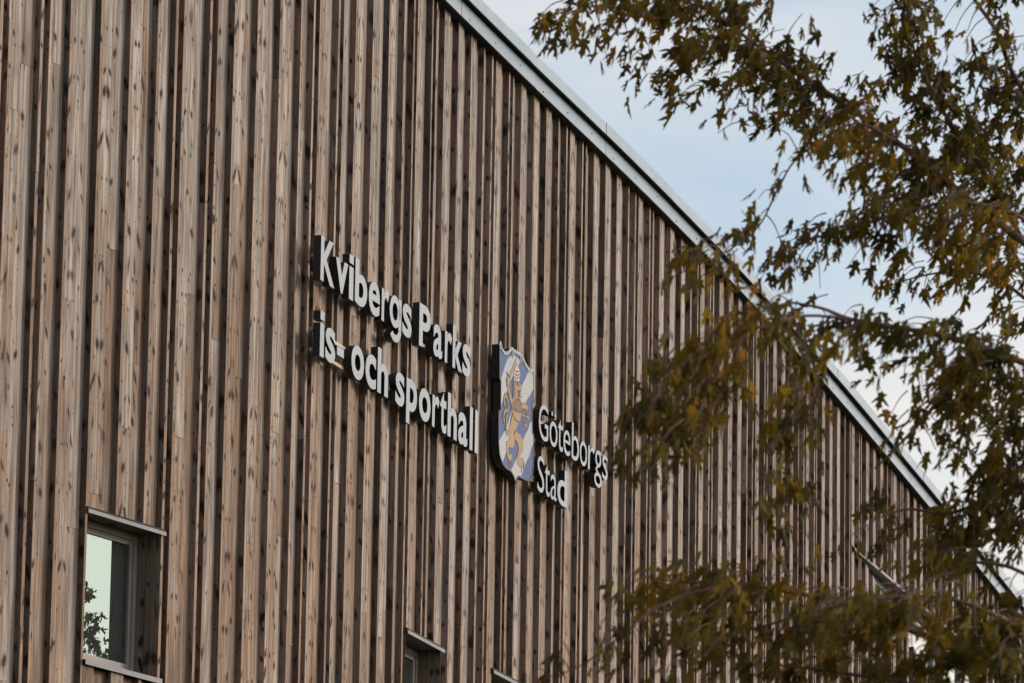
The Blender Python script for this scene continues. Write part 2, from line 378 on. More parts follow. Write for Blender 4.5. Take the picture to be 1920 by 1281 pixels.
for S in (S_A, S_B): bw.poly([W(S, -.1, -EYE), W(S, -.1, HR(S)), bk(S, HR(S)), bk(S, -EYE)])
bw.poly([bk(S_A, -EYE), bk(S_B, -EYE), bk(S_B, HR(S_B)), bk(S_A, HR(S_A))])
bw.build('sheathing', BLACK, hall)
rf = MB()
for a, b in zip(SS[:-1], SS[1:]):
    rf.poly([W(a, .06, HR(a) + .19), W(b, .06, HR(b) + .19), bk(b, HR(b) + .9), bk(a, HR(a) + .9)])
rf.build('roof', ZINC, hall)
# roof edge: lower fascia, shadow gap, projecting upper fascia
def profile(mb, s0, s1, ring, n):
    ss = np.linspace(s0, s1, n + 1); rows = [[W(s, o, HR(s) + z) for o, z in ring] for s in ss]; base = len(mb.v); K = len(ring)
    for r_ in rows: mb.v += [tuple(p) for p in r_]
    for i in range(n):
        for j in range(K):
            jn = (j + 1) % K; q = base + i * K
            mb.f.append((q + j, q + K + j, q + K + jn, q + jn)); mb.m.append(0)
    mb.f.append(tuple(base + j for j in range(K))); mb.m.append(0)
    mb.f.append(tuple(base + n * K + j for j in reversed(range(K)))); mb.m.append(0)
FZ = -.074; FO = .086
lf, uf, sf = MB(), MB(), MB()
s = S_A; i = 0
while s < S_B:
    e = min(s + 2.48, S_B); d = (i % 2) * .0018
    profile(lf, s, e - .009, [(FO + d, FZ), (FO + d, FZ + .152), (-.10, FZ + .152), (-.10, FZ + .135), (FO - .012 + d, FZ + .135), (FO - .012 + d, FZ + .004), (FO - .012, FZ)], 5)
    for q in (.25, 1.1, 1.95):                     # screw heads
        if s + q < e: sf.prism([W(s + q, FO + .0052, HR(s) + FZ + .02), W(s + q + .02, FO + .0052, HR(s) + FZ + .02), W(s + q + .02, FO + .0052, HR(s) + FZ + .032), W(s + q, FO + .0052, HR(s) + FZ + .032)],
                              [W(s + q, FO - .01, HR(s) + FZ + .02), W(s + q + .02, FO - .01, HR(s) + FZ + .02), W(s + q + .02, FO - .01, HR(s) + FZ + .032), W(s + q, FO - .01, HR(s) + FZ + .032)])
    s += 2.48; i += 1
s = S_A - 1.3; i = 0
while s < S_B:
    a = max(s, S_A); e = min(s + 2.6, S_B); d = (i % 2) * .003
    profile(uf, a, e - .009, [(FO + .066 + d, FZ + .153), (FO + .066 + d, FZ + .272 + d), (-.05, FZ + .272 + d), (-.05, FZ + .255), (FO + .054 + d, FZ + .255), (FO + .054 + d, FZ + .153)], 5)
    s += 2.6; i += 1
n_ = len(lf.v); lf.v += sf.v; lf.f += [tuple(i + n_ for i in f_) for f_ in sf.f]; lf.m += [1] * len(sf.f)
lf.build('fascia', [ZINC, BLACK], hall); uf.build('roof_trim', ZINC, hall)
so_ = MB()
for a, b in zip(SS[:-1], SS[1:]):                  # dark soffit board closing the overhang
    so_.poly([W(a, -.10, HR(a) + FZ + .004), W(b, -.10, HR(b) + FZ + .004), W(b, FO - .0125, HR(b) + FZ + .004), W(a, FO - .0125, HR(a) + FZ + .004)])
    so_.poly([W(a, -.05, HR(a) + FZ + .165), W(b, -.05, HR(b) + FZ + .165), W(b, FO + .053, HR(b) + FZ + .165), W(a, FO + .053, HR(a) + FZ + .165)])
so_.build('soffit', BLACK, hall)

# ------------------------------------------------------------------ windows
def bx(mb, s0, s1, o0, o1, z0, z1, m=0):
    mb.prism([W(s0, o1, z0), W(s1, o1, z0), W(s1, o1, z1), W(s0, o1, z1)], [W(s0, o0, z0), W(s1, o0, z0), W(s1, o0, z1), W(s0, o0, z1)], m)
def ring(mb, s0, s1, z0, z1, o0, o1, w):
    bx(mb, s0, s0 + w, o0, o1, z0, z1); bx(mb, s1 - w, s1, o0, o1, z0, z1)
    bx(mb, s0 + w, s1 - w, o0, o1, z0, z0 + w); bx(mb, s0 + w, s1 - w, o0, o1, z1 - w, z1)
for s0, s1, z0, z1 in WINS:
    f = MB(); O = -.215
    ring(f, s0 + .012, s1 - .012, z0 + .03, z1 - .012, O - .06, O, .055)
    ring(f, s0 + .070, s1 - .070, z0 + .088, z1 - .070, O - .05, O - .012, .040)
    wf = f.build('window', FRAME, hall)
    g = MB(); bx(g, s0 + .10, s1 - .10, O - .040, O - .028, z0 + .118, z1 - .10); g.build('pane', GLASS, wf)
    h = MB(); bx(h, s0 - .025, s1 + .035, -.22, .028, z1 + .002, z1 + .006); bx(h, s0 - .025, s1 + .035, .024, .030, z1 - .026, z1 + .005)
    h.build('head_flashing', ALU, wf)
    hb = MB(); bx(hb, s0 - .025, s1 + .035, -.05, .022, z1 + .007, z1 + .026); hb.build('drip_gap', BLACK, wf)
    q = MB()
    bx(q, s0 - .01, s1 + .03, -.27, .035, z0 + .004, z0 + .012); bx(q, s0 - .01, s1 + .03, .030, .036, z0 - .030, z0 + .011)
    q.build('sill', ALU, wf)
    rv = Boards()
    def jamb(pts, d1, d2):                        # reveal boards
        n = len(rv.v); rv.v += [tuple(p) for p in pts]; rv.f.append((n, n + 1, n + 2, n + 3))
        rv.uv += [(0, 0), (d1, 0), (d1, d2), (0, d2)]; rv.t += [(random.random(), .45, .93, 9.)] * 4
    for ax, sg in ((s0 + .002, 1), (s1 - .002, -1)):
        for o0, o1 in ((-.27, -.14), (-.137, -.002)):
            jamb([W(ax, o0, z0), W(ax, o1, z0), W(ax, o1, z1), W(ax, o0, z1)], .135, z1 - z0)
    jamb([W(s0, -.27, z1 - .002), W(s0, -.002, z1 - .002), W(s1, -.002, z1 - .002), W(s1, -.27, z1 - .002)], .27, s1 - s0)
    rv.build('reveal', wf)
# long window with a raking sill
f = MB(); g = MB(); h = MB(); O = -.13
sA, sB = WIDE[:2]; N = 14; ss = np.linspace(sA + .06, sB - .03, N + 1)
sl_ = lambda S: max(zb + SLOPE * (S - sb), z4 - 4.6)
s_st = sb - (zb - z4 + .12) / SLOPE if SLOPE else sA
for a, b in zip(ss[:-1], ss[1:]):
    bx(f, a, b, O - .06, O, z4 - .085, z4 - .012); bx(f, a, b, O - .05, O + .02, z4 - .20, z4 - .150)
    la, lb = min(sl_(a), z4 - .1), min(sl_(b), z4 - .1)
    f.prism([W(a, O, la), W(b, O, lb), W(b, O, lb + .07), W(a, O, la + .07)], [W(a, O - .06, la), W(b, O - .06, lb), W(b, O - .06, lb + .07), W(a, O - .06, la + .07)])
    g.prism([W(a, O - .03, la + .01), W(b, O - .03, lb + .01), W(b, O - .03, z4 - .03), W(a, O - .03, z4 - .03)], [W(a, O - .045, la + .01), W(b, O - .045, lb + .01), W(b, O - .045, z4 - .03), W(a, O - .045, z4 - .03)])
for q in (1.9, 3.8, 5.7, 7.6): bx(f, sA + q, sA + q + .07, O - .05, O + .01, sl_(sA + q) + .05, z4 - .08)
bx(f, sB - .07, sB, O - .06, O, z4 - 4.6, z4 - .012)
for a, b in zip(ss[:-1], ss[1:]):
    bx(h, a, b, -.16, .028, z4 + .002, z4 + .006); bx(h, a, b, .024, .030, z4 - .03, z4 + .005)
wf = f.build('window', WHITE, hall); tag(wf, 'long window with a sloping sill behind the leaves'); g.build('pane', GLASS, wf); h.build('head_flashing', ALU, wf)

# ------------------------------------------------------------------ signs
PSI = .304
class Plane:
    """flat vertical sign plane through wall point S at distance o"""
    def __init__(s, S, o, psi=PSI): s.P = W(S, o, 0); s.P.z = 0; s.psi = psi; s.d = Vector((math.sin(psi), math.cos(psi), 0)); s.n = Vector((math.cos(psi), -math.sin(psi), 0))
    def at(s, a, z, o=0.): q = s.P + s.d * a + s.n * o; return Vector((q.x, q.y, z + EYE))
    def px(s, x, y, o=0.):
        R = ray(x, y); P = s.P + s.n * o; P = Vector((P.x, P.y, 0)); k = P.dot(s.n) / R.dot(s.n)
        q = R * k; return ((q - P).dot(s.d), q.z)
FR = .118; BKO = .050
T1 = Plane(1.0, FR, .304)
_fo = {}
def glyph(ch, off):
    """a glyph of the built-in face as a flat 2-D mesh (verts, faces) scaled to its own box"""
    if (ch, off) in _fo: return _fo[(ch, off)]
    c = bpy.data.curves.new('g', 'FONT'); c.body = ch; c.offset = off; c.extrude = .1; c.resolution_u = 5; c.fill_mode = 'BOTH'
    o = bpy.data.objects.new('g', c); COL.objects.link(o); dg = bpy.context.evaluated_depsgraph_get(); dg.update()
    me = bpy.data.meshes.new_from_object(o.evaluated_get(dg)); V = np.array([v.co[:] for v in me.vertices]); Fc = [tuple(p.vertices) for p in me.polygons]
    Nn = [p.normal.z for p in me.polygons]
    bpy.data.objects.remove(o); bpy.data.curves.remove(c); bpy.data.meshes.remove(me)
    _fo[(ch, off)] = (V, Fc, Nn); return V, Fc, Nn
def place_glyph(pl, ch, a0, a1, z0, z1, parent, off, depth):
    V, Fc, Nn = glyph(ch, off); mn, mx_ = V.min(0), V.max(0)
    me = bpy.data.meshes.new('letter'); vs = []
    for x, y, z in V:
        vs.append(tuple(pl.at(a0 + (x - mn[0]) / (mx_[0] - mn[0]) * (a1 - a0), z0 + (y - mn[1]) / (mx_[1] - mn[1]) * (z1 - z0), 0. if z > 0 else -depth)))
    me.from_pydata(vs, [], Fc); me.materials.append(SIGNBLK); me.materials.append(FACE)
    for p, nz_ in zip(me.polygons, Nn): p.material_index = 1 if nz_ > .9 else 0
    me.update(); return link('letter', me, parent)
def place_g(pl, a0, a1, z0, z1, parent, depth, st, zdesc):
    """single-storey g: bowl, right stem and hooked tail"""
    def P(u, v): return (a0 + u * (a1 - a0), z0 + v * (z1 - z0))     # v=0 baseline, 1 x-height
    hw = st / (a1 - a0); hv = st * .86 / (z1 - z0); dv = (zdesc - z0) / (z1 - z0)
    mb = MB()
    def band(outer, inner, closed):
        n = len(outer)
        for i in range(n if closed else n - 1):
            j = (i + 1) % n; q = [outer[i], outer[j], inner[j], inner[i]]
            A = [pl.at(*P(*w), 0.) for w in q]; B = [pl.at(*P(*w), -depth) for w in q]
            mb.poly(A, 1); mb.poly([A[1], A[0], B[0], B[1]]); mb.poly([A[3], A[2], B[2], B[3]]); mb.poly(B[::-1])
        if not closed:
            for q in ((outer[0], inner[0]), (outer[-1], inner[-1])): mb.poly([pl.at(*P(*q[0]), 0.), pl.at(*P(*q[1]), 0.), pl.at(*P(*q[1]), -depth), pl.at(*P(*q[0]), -depth)])
    T = np.linspace(0, 2 * math.pi, 28, endpoint=False); cx, cy, rx, ry = .46, .53, .46, .50
    band([(cx + rx * math.cos(t), cy + ry * math.sin(t)) for t in T], [(cx + (rx - hw) * math.cos(t), cy + (ry - hv) * math.sin(t)) for t in T], True)
    o_, i_ = [(1., 1.), (1., .0)], [(1. - hw, 1.), (1. - hw, .0)]
    for t in np.linspace(0, -math.pi * .80, 14):
        o_.append((.5 + .5 * math.cos(t), .02 + (dv - .02) * -math.sin(t) * 1.0)); i_.append((.5 + (.5 - hw) * math.cos(t), .02 + (dv - .02 + hv) * -math.sin(t)))
    band(o_, i_, False)
    return mb.build('letter', [SIGNBLK, FACE], parent)
sg = empty('wall_lettering', T1.at(-2, 10.6, 0), 'large white two-line lettering with deep black sides, left of the painted shield', 'sign')
C1 = lambda x, y: (560 + x / 5.3333, 420 + y / 5.3333)
C2 = lambda x, y: (560 + x / 4.2695, 560 + y / 4.2695)
z_b1 = T1.px(*C1(215, 553))[1]; z_b1 = (z_b1 + T1.px(*C2(1230, 548))[1]) / 2
z_b2 = (T1.px(*C2(165, 455))[1] + T1.px(*C2(1378, 1212))[1]) / 2
cap = T1.px(*C1(220, 105))[1] - z_b1; xh = cap * .745; asc = cap * 1.03
a_ = lambda C, x: T1.px(*C(x, 600))[0]
DEP = FR - BKO
ovs = cap * .012
hts = {'K': (0, cap), 'P': (0, cap), 'v': (0, xh), 'i': (0, asc), 'b': (-ovs, asc), 'e': (-ovs, xh + ovs), 'r': (0, xh + ovs), 's': (-ovs, xh + ovs), 'a': (-ovs, xh + ovs),
       'k': (0, asc), 'o': (-ovs, xh + ovs), 'c': (-ovs, xh + ovs), 'h': (0, asc), 'p': (-cap * .29, xh + ovs), 't': (-ovs, cap * .95), 'l': (0, asc)}
OFF = {'r': .019, 't': .017, 'a': .023, 'e': .023, 's': .023}
def row(C, zb_, items):
    for ch, x0, x1 in items:
        a0, a1 = a_(C, x0), a_(C, x1)
        if ch == '-': z0, z1 = zb_ + xh * .36, zb_ + xh * .36 + cap * .19
        elif ch == 'i':
            mb = MB()
            for q0, q1 in ((0, xh), (xh + cap * .07, xh + cap * .27)):
                mb.prism([T1.at(a0, zb_ + q0), T1.at(a1, zb_ + q0), T1.at(a1, zb_ + q1), T1.at(a0, zb_ + q1)], [T1.at(a0, zb_ + q0, -DEP), T1.at(a1, zb_ + q0, -DEP), T1.at(a1, zb_ + q1, -DEP), T1.at(a0, zb_ + q1, -DEP)], 1, 0)
            mb.build('letter', [SIGNBLK, FACE], sg); continue
        elif ch == 'g':
            place_g(T1, a0, a1, zb_, zb_ + xh, sg, DEP, .078, zb_ - cap * .30); continue
        else: z0, z1 = zb_ + hts[ch][0], zb_ + hts[ch][1]
        place_glyph(T1, ch, a0, a1, z0, z1, sg, OFF.get(ch, .028), DEP)
row(C1, z_b1, [('K', 216, 357), ('v', 368, 492), ('i', 505, 547), ('b', 565, 688), ('e', 705, 816), ('r', 835, 908), ('g', 916, 1035), ('s', 1046, 1138), ('P', 1215, 1328)])
row(C2, z_b1, [('a', 1074, 1146), ('r', 1167, 1223), ('k', 1230, 1307), ('s', 1310, 1374)])
row(C2, z_b2, [('i', 165, 197), ('s', 209, 289), ('-', 303, 358), ('o', 420, 522), ('c', 535, 620), ('h', 632, 717), ('s', 778, 850), ('p', 866, 952), ('o', 968, 1061), ('r', 1076, 1132),
               ('t', 1138, 1190), ('h', 1200, 1274), ('a', 1286, 1360), ('l', 1378, 1401), ('l', 1420, 1443)])
def rails(parent, pl, a0, a1, zs, fr):
    for z in zs:
        r = MB(); r.prism([pl.at(a0, z, -(fr - .040)), pl.at(a1, z, -(fr - .040)), pl.at(a1, z + .03, -(fr - .040)), pl.at(a0, z + .03, -(fr - .040))],
                          [pl.at(a0, z, -(fr - .006)), pl.at(a1, z, -(fr - .006)), pl.at(a1, z + .03, -(fr - .006)), pl.at(a0, z + .03, -(fr - .006))])
        r.build('rail', RAIL, parent)
LA, LB = a_(C2, 175), a_(C2, 1365)
rails(sg, T1, LA, LB, (z_b1 + .06, z_b1 + xh * .76), FR - .0); rails(sg, T1, LA, a_(C2, 1420), (z_b2 + .055, z_b2 + xh * .80), FR)

# the city's lettering, right of the shield
T2 = Plane(5.0, FR, .308)
cg = empty('wall_lettering', T2.at(0, 10.6, 0), 'slim white two-line lettering with black sides, right of the painted shield', 'sign')
C3 = lambda x, y: (900 + x / 3.769, 620 + y / 3.769)
a3 = lambda x: T2.px(*C3(x, 850))[0]
zb3 = (T2.px(*C3(580, 858))[1] + T2.px(*C3(785, 990))[1]) / 2; zb4 = (T2.px(*C3(490, 1179))[1] + T2.px(*C3(608, 1250))[1]) / 2
cp3 = .345; x3 = cp3 * .70
print('G cap', T2.px(*C3(445, 515))[1] - zb3, 'S', T2.px(*C3(432, 885))[1] - zb4)
def row3(zb_, items):
    for ch, x0, x1 in items:
        h0, h1 = {'G': (-.006, cp3 + .006), 'ö': (-.005, cp3 * .98), 't': (-.004, x3 * 1.28), 'e': (-.005, x3 + .005), 'b': (-.005, cp3 * 1.06), 'o': (-.005, x3 + .005), 'r': (0, x3 + .005),
                  'g': (-cp3 * .36, x3 + .01), 's': (-.005, x3 + .005), 'S': (-.006, cp3 + .006), 'a': (-.005, x3 + .005), 'd': (-.005, cp3 * 1.06)}[ch]
        place_glyph(T2, ch, a3(x0), a3(x1), zb_ + h0, zb_ + h1, cg, .012 if ch == 'd' else -.003, DEP)
row3(zb3, [('G', 413, 480), ('ö', 490, 546), ('t', 549, 585), ('e', 589, 638), ('b', 648, 700), ('o', 706, 757), ('r', 765, 810), ('g', 811, 863), ('s', 866, 904)])
row3(zb4, [('S', 409, 457), ('t', 461, 497), ('a', 503, 546), ('d', 551, 620)])
rails(cg, T2, a3(425), a3(895), (zb3 + .03, zb3 + x3 * .80), FR); rails(cg, T2, a3(420), a3(605), (zb4 + .03, zb4 + x3 * .80), FR)

# the shield
TS = Plane(3.0, FR + .002, .300)
sh = empty('shield_sign', TS.at(0, 10.6, 0), 'blue and white shield with a golden lion holding a sword, fixed to the timber wall', 'sign')
D6 = lambda x, y: (930 + x / 9.15, 640 + y / 9.15)
def E6(x, y): return D6(x, y)
def E7(x, y): return (930 + x / 9.15, 770 + y / 9.15)
def P2(pts): return [TS.px(*q) for q in pts]
def smooth(pts, n=4):
    out = []; L = len(pts)
    for i in range(L):
        p0, p1, p2, p3 = (np.array(pts[(i + k) % L]) for k in (-1, 0, 1, 2))
        for k in range(n):
            t = k / n; out.append(tuple(.5 * ((2 * p1) + (-p0 + p2) * t + (2 * p0 - 5 * p1 + 4 * p2 - p3) * t * t + (-p0 + 3 * p1 - 3 * p2 + p3) * t ** 3)))
    return out
top = [E6(68, 45), E6(95, 130), E6(130, 190), E6(175, 212), E6(215, 185), E6(262, 125), E6(300, 160), E6(350, 195), E6(425, 232), E6(455, 285), E6(490, 375), E6(530, 450), E6(585, 510), E6(640, 505)]
outl = top + [E6(641, 1050), E6(618, 1055), E6(618, 1200), E7(616, 380), E7(640, 420), E7(640, 900), E7(622, 1100), E7(575, 1205), E7(490, 1180), E7(390, 1125), E7(360, 1140), E7(332, 1218), E7(300, 1120), E7(255, 1040), E7(160, 975), E7(105, 900), E7(60, 760), E7(44, 560), E7(44, 10), E6(52, 1200), E6(78, 1190), E6(82, 680), E6(60, 640), E6(58, 60)]
OUT = P2(outl)
def clip_poly(poly, px_, keep):                   # helper for convex half-plane cuts
    res = []; n = len(poly)
    for i in range(n):
        a, b = poly[i], poly[(i + 1) % n]; fa, fb = keep(a), keep(b)
        if fa >= 0: res.append(a)
        if fa * fb < 0: t = fa / (fa - fb); res.append((a[0] + (b[0] - a[0]) * t, a[1] + (b[1] - a[1]) * t))
    return res
from mathutils.geometry import tessellate_polygon
def flat(mb, pts, o, m=0, th=.0012):
    """thin vinyl layer: filled polygon of real thickness"""
    tri = tessellate_polygon([[Vector((x, y, 0)) for x, y in pts]]); n = len(mb.v); k = len(pts)
    mb.v += [tuple(TS.at(x, z, o + th)) for x, z in pts] + [tuple(TS.at(x, z, o)) for x, z in pts]
    for t_ in tri: mb.f.append(tuple(n + i for i in t_)); mb.m.append(m)
    for i in range(k):
        j = (i + 1) % k; mb.f.append((n + j, n + i, n + k + i, n + k + j)); mb.m.append(m)
box_ = MB(); tri = tessellate_polygon([[Vector((x, y, 0)) for x, y in OUT]]); K = len(OUT)
box_.v = [tuple(TS.at(x, z, 0)) for x, z in OUT] + [tuple(TS.at(x, z, -(FR + .002 - .045))) for x, z in OUT]
for t_ in tri: box_.f += [tuple(t_), tuple(K + i for i in t_)]; box_.m += [1, 0]
for i in range(K): j = (i + 1) % K; box_.f.append((j, i, K + i, K + j)); box_.m.append(0)
box_.build('sign_box', [SIGNBLK, BLUE], sh)
def path(pts, w, mb, o, m=0, closed=False, th=.0012):
    P = [Vector(p) for p in pts]; n = len(P)
    for i in range(n if closed else n - 1):
        a, b = P[i], P[(i + 1) % n]; d = (b - a)
        if d.length < 1e-6: continue
        d.normalize(); q = Vector((-d.y, d.x)) * w / 2; e = d * w * .35
        flat(mb, [tuple(a - e + q), tuple(a - e - q), tuple(b + e - q), tuple(b + e + q)], o, m, th)
st = MB()
bands = [
 [E6(285, 222), E6(425, 330), E6(370, 440), E6(300, 570), E6(235, 690), E6(190, 850), E6(130, 960), E6(90, 1100), E6(80, 1090), E6(84, 640), E6(120, 520), E6(160, 380), E6(205, 290)],
 [E6(552, 515), E6(640, 520), E6(641, 810), E6(590, 910), E6(530, 1000), E6(490, 1080), E6(430, 1180), E6(340, 1280), E7(270, 20), E7(240, 160), E7(215, 340), E7(180, 330), E7(190, 250), E7(225, 120), E7(262, 20), E6(300, 1130), E6(400, 1000), E6(430, 800), E6(440, 750), E6(500, 640)],
 [E7(150, 340), E7(215, 350), E7(220, 600), E7(170, 720), E7(110, 885), E7(95, 870), E7(56, 740), E7(46, 520), E7(95, 440)],
 [E7(612, 175), E7(616, 380), E7(640, 425), E7(640, 570), E7(600, 640), E7(570, 780), E7(520, 870), E7(480, 980), E7(430, 1125), E7(390, 1120), E7(358, 1135), E7(332, 1205), E7(300, 1110), E7(255, 1025), E7(300, 930), E7(350, 810), E7(385, 680), E7(455, 510), E7(500, 410), E7(545, 320), E7(575, 220)]]
for b_ in bands: flat(st, P2(b_), .0008)
st.build('white_bands', WHITE, sh)
bd = MB(); path(OUT, .016, bd, .0030, 0, True); bd2 = MB(); path([(x, z) for x, z in P2(top)], .034, bd2, .0045)
bd.build('border', LINE, sh)
for cx, cz in (top[0], top[-1], E6(280, 185), E6(420, 270)):
    c = TS.px(cx, cz); w_ = .045
    path([(c[0] + w_ * (1 - t / 9) * math.cos(t * 1.1), c[1] - .02 + w_ * 1.2 * (1 - t / 9) * math.sin(t * 1.1)) for t in range(8)], .014, bd2, .0060)
bd2.build('scroll_trim', WHITE, sh)
ol = MB(); li = MB()
# lion parts: body with legs, arm with sword, tail, mane, head, forepaws
body = [E6(300, 640), E6(330, 700), E6(345, 690), E6(385, 700), E6(430, 775), E6(428, 840), E6(400, 890), E6(405, 1000), E6(415, 1100), E6(430, 1210), E7(430, 80), E7(400, 180), E7(370, 240), E7(330, 340), E7(300, 370),
        E7(315, 480), E7(300, 600), E7(290, 640), E7(215, 630), E7(210, 720), E7(235, 760), E7(262, 740), E7(268, 800), E7(255, 850), E7(215, 840), E7(190, 780), E7(178, 680), E7(178, 540), E7(215, 530), E7(220, 430), E7(215, 350), E7(250, 200), E7(275, 80), E6(275, 1160), E6(270, 1050), E6(290, 940), E6(295, 800), E6(295, 700)]
leg = [E7(320, 375), E7(380, 390), E7(430, 450), E7(460, 560), E7(445, 700), E7(400, 770), E7(395, 830), E7(440, 815), E7(465, 850), E7(478, 920), E7(455, 970), E7(425, 965), E7(375, 930), E7(355, 860), E7(365, 760), E7(385, 660), E7(360, 540), E7(318, 480)]
arm = [E6(185, 720), E6(175, 650), E6(200, 600), E6(225, 620), E6(220, 700), E6(215, 760), E6(240, 880), E6(275, 1020), E6(285, 1150), E6(262, 1100), E6(225, 960), E6(190, 800)]
sword = [E6(345, 285), E6(330, 380), E6(235, 640), E6(212, 625), E6(240, 540)]
crown = [E6(305, 650), E6(298, 560), E6(310, 480), E6(340, 430), E6(355, 380), E6(362, 430), E6(390, 470), E6(408, 560), E6(400, 640), E6(385, 690), E6(345, 680)]
fore = [E6(430, 1050), E6(470, 1080), E6(520, 1100), E6(545, 1150), E6(520, 1180), E6(470, 1150), E6(440, 1160)]
def grow(pts, k):
    c = np.mean(pts, 0); out = []; L = len(pts)
    ar = sum(pts[i][0] * pts[(i + 1) % L][1] - pts[(i + 1) % L][0] * pts[i][1] for i in range(L)); sgn = 1 if ar > 0 else -1
    for i in range(L):
        a, b = np.array(pts[i - 1]), np.array(pts[(i + 1) % L]); d = b - a; d = d / (np.linalg.norm(d) + 1e-9)
        out.append((pts[i][0] + d[1] * k * sgn, pts[i][1] - d[0] * k * sgn))
    return out
for i_, pp in enumerate((body, leg, arm, sword, crown, fore)):
    q = smooth(P2(pp), 3) if pp is not sword else P2(pp)
    path(q, .012, ol, .0022 + .0001 * i_, 0, True)
    flat(li, q, .0024 + .0003 * i_, 1 if pp in (crown,) else 0)
tail = [E7(190, 400), E7(165, 330), E7(170, 180), E7(190, 40), E6(195, 1230), E6(200, 1080), E6(185, 970), E6(150, 930), E6(130, 990), E6(140, 1090)]
tail2 = [E6(190, 1200), E6(150, 1180), E6(125, 1270), E7(120, 100), E7(135, 190)]
for q in (tail, tail2):
    path([tuple(x) for x in P2(q)], .048, ol, .0018); path([tuple(x) for x in P2(q)], .028, li, .0036)
# claws, crowns on the small shield, face detail, mane strokes
for (x, y) in ((240, 870), (262, 830), (225, 850)): c = TS.px(*E7(x, y)); path([c, (c[0] + .01, c[1] - .05)], .012, li, .0040)
for (x, y) in ((430, 985), (462, 930), (470, 880)): c = TS.px(*E7(x, y)); path([c, (c[0] + .02, c[1] - .035)], .014, ol, .0040)
for (E_, x, y) in ((E6, 495, 1130), (E7, 465, 70), (E7, 535, 100), (E7, 498, 240)):
    c = TS.px(*E_(x, y)); path([(c[0] - .045, c[1] - .01), (c[0] + .045, c[1] - .01)], .022, li, .0036)
    for k in (-.035, 0, .035): path([(c[0] + k, c[1]), (c[0] + k, c[1] + .035)], .012, li, .0038)
for k in range(7):
    y = 700 + k * 42; path([TS.px(*E6(292, y)), TS.px(*E6(330, y + 18))], .009, ol, .0052)
for k in range(6):
    x = 300 + k * 22; path([TS.px(*E6(x, 1000)), TS.px(*E6(x + 6, 1210))], .007, ol, .0052)
path([tuple(q) for q in P2([E6(275, 1060), E6(300, 1140), E6(350, 1200), E6(420, 1220)])], .012, ol, .0055)
path([tuple(q) for q in P2([E7(285, 60), E7(320, 150), E7(375, 200)])], .012, ol, .0055)
path(P2([E6(180, 540), E6(195, 580), E6(230, 610)]), .022, ol, .0058); path(P2([E6(175, 650), E6(185, 760)]), .03, ol, .0058)
for a, b, w_ in (((360, 720), (385, 745), .035), ((370, 850), (420, 860), .02), ((375, 870), (380, 935), .03), ((385, 935), (425, 945), .022), ((360, 985), (400, 1010), .016)): path(P2([E6(*a), E6(*b)]), w_, ol, .0058)
for y in (500, 560, 610): path(P2([E6(312, y), E6(350, y + 30), E6(400, y + 5)]), .010, ol, .0058)
path(P2([E6(330, 690), E6(375, 700)]), .008, ol, .0058)
wt = MB(); path(P2([E6(372, 728), E6(380, 736)]), .014, wt, .0075); path(P2([E6(405, 880), E6(428, 885)]), .016, wt, .0075); path(P2([E6(400, 935), E6(418, 915)]), .014, wt, .0075)
ol.build('lion_outline', LINE, sh); n_ = len(li.v); li.v += wt.v; li.f += [tuple(i + n_ for i in f_) for f_ in wt.f]; li.m += [2] * len(wt.f)
li.build('lion', [GOLD, RED, WHITE], sh)

# ------------------------------------------------------------------ the maple
CELL = """
003768877586|000034884134
068456475884|123006803344
100034278878|744005873456
000025365578|993045786777... 
"""
G = {}
rows = [
 "003768877586" "000034884134", "068456475884" "122006803344", "110034178878" "744005872456", "000025365578" "993045887667",
 "000002054326" "995255368457", "000000140354" "688783388567", "000000010202" "247678778887", "000000000000" "225578778996",
 "000000000000" "200367788799", "000000000002" "100057867888", "000000000022" "001378866888", "000000003343" "467765478988",
 "000000067741" "684233448978", "000000035022" "331004655656", "000000000024" "330111310344", "000000000479" "756665655447",
 "000000027751" "053754252995", "000000478672" "051002269845", "000002668460" "370003468877", "000004889520" "673003458858",
 "000005788501" "772000434378", "000005765102" "540003126687", "000003320002" "531000000556", "000000000002" "660004003688",
 "000000000000" "540035047878", "000000000000" "200045368788", "000000210234" "302348888834", "000003766875" "755446898746"[:12],
 "000005867865" "557889864457", "000034468653" "568789864678", "001442456753" "676777787888", "044221135654" "776667688899"]
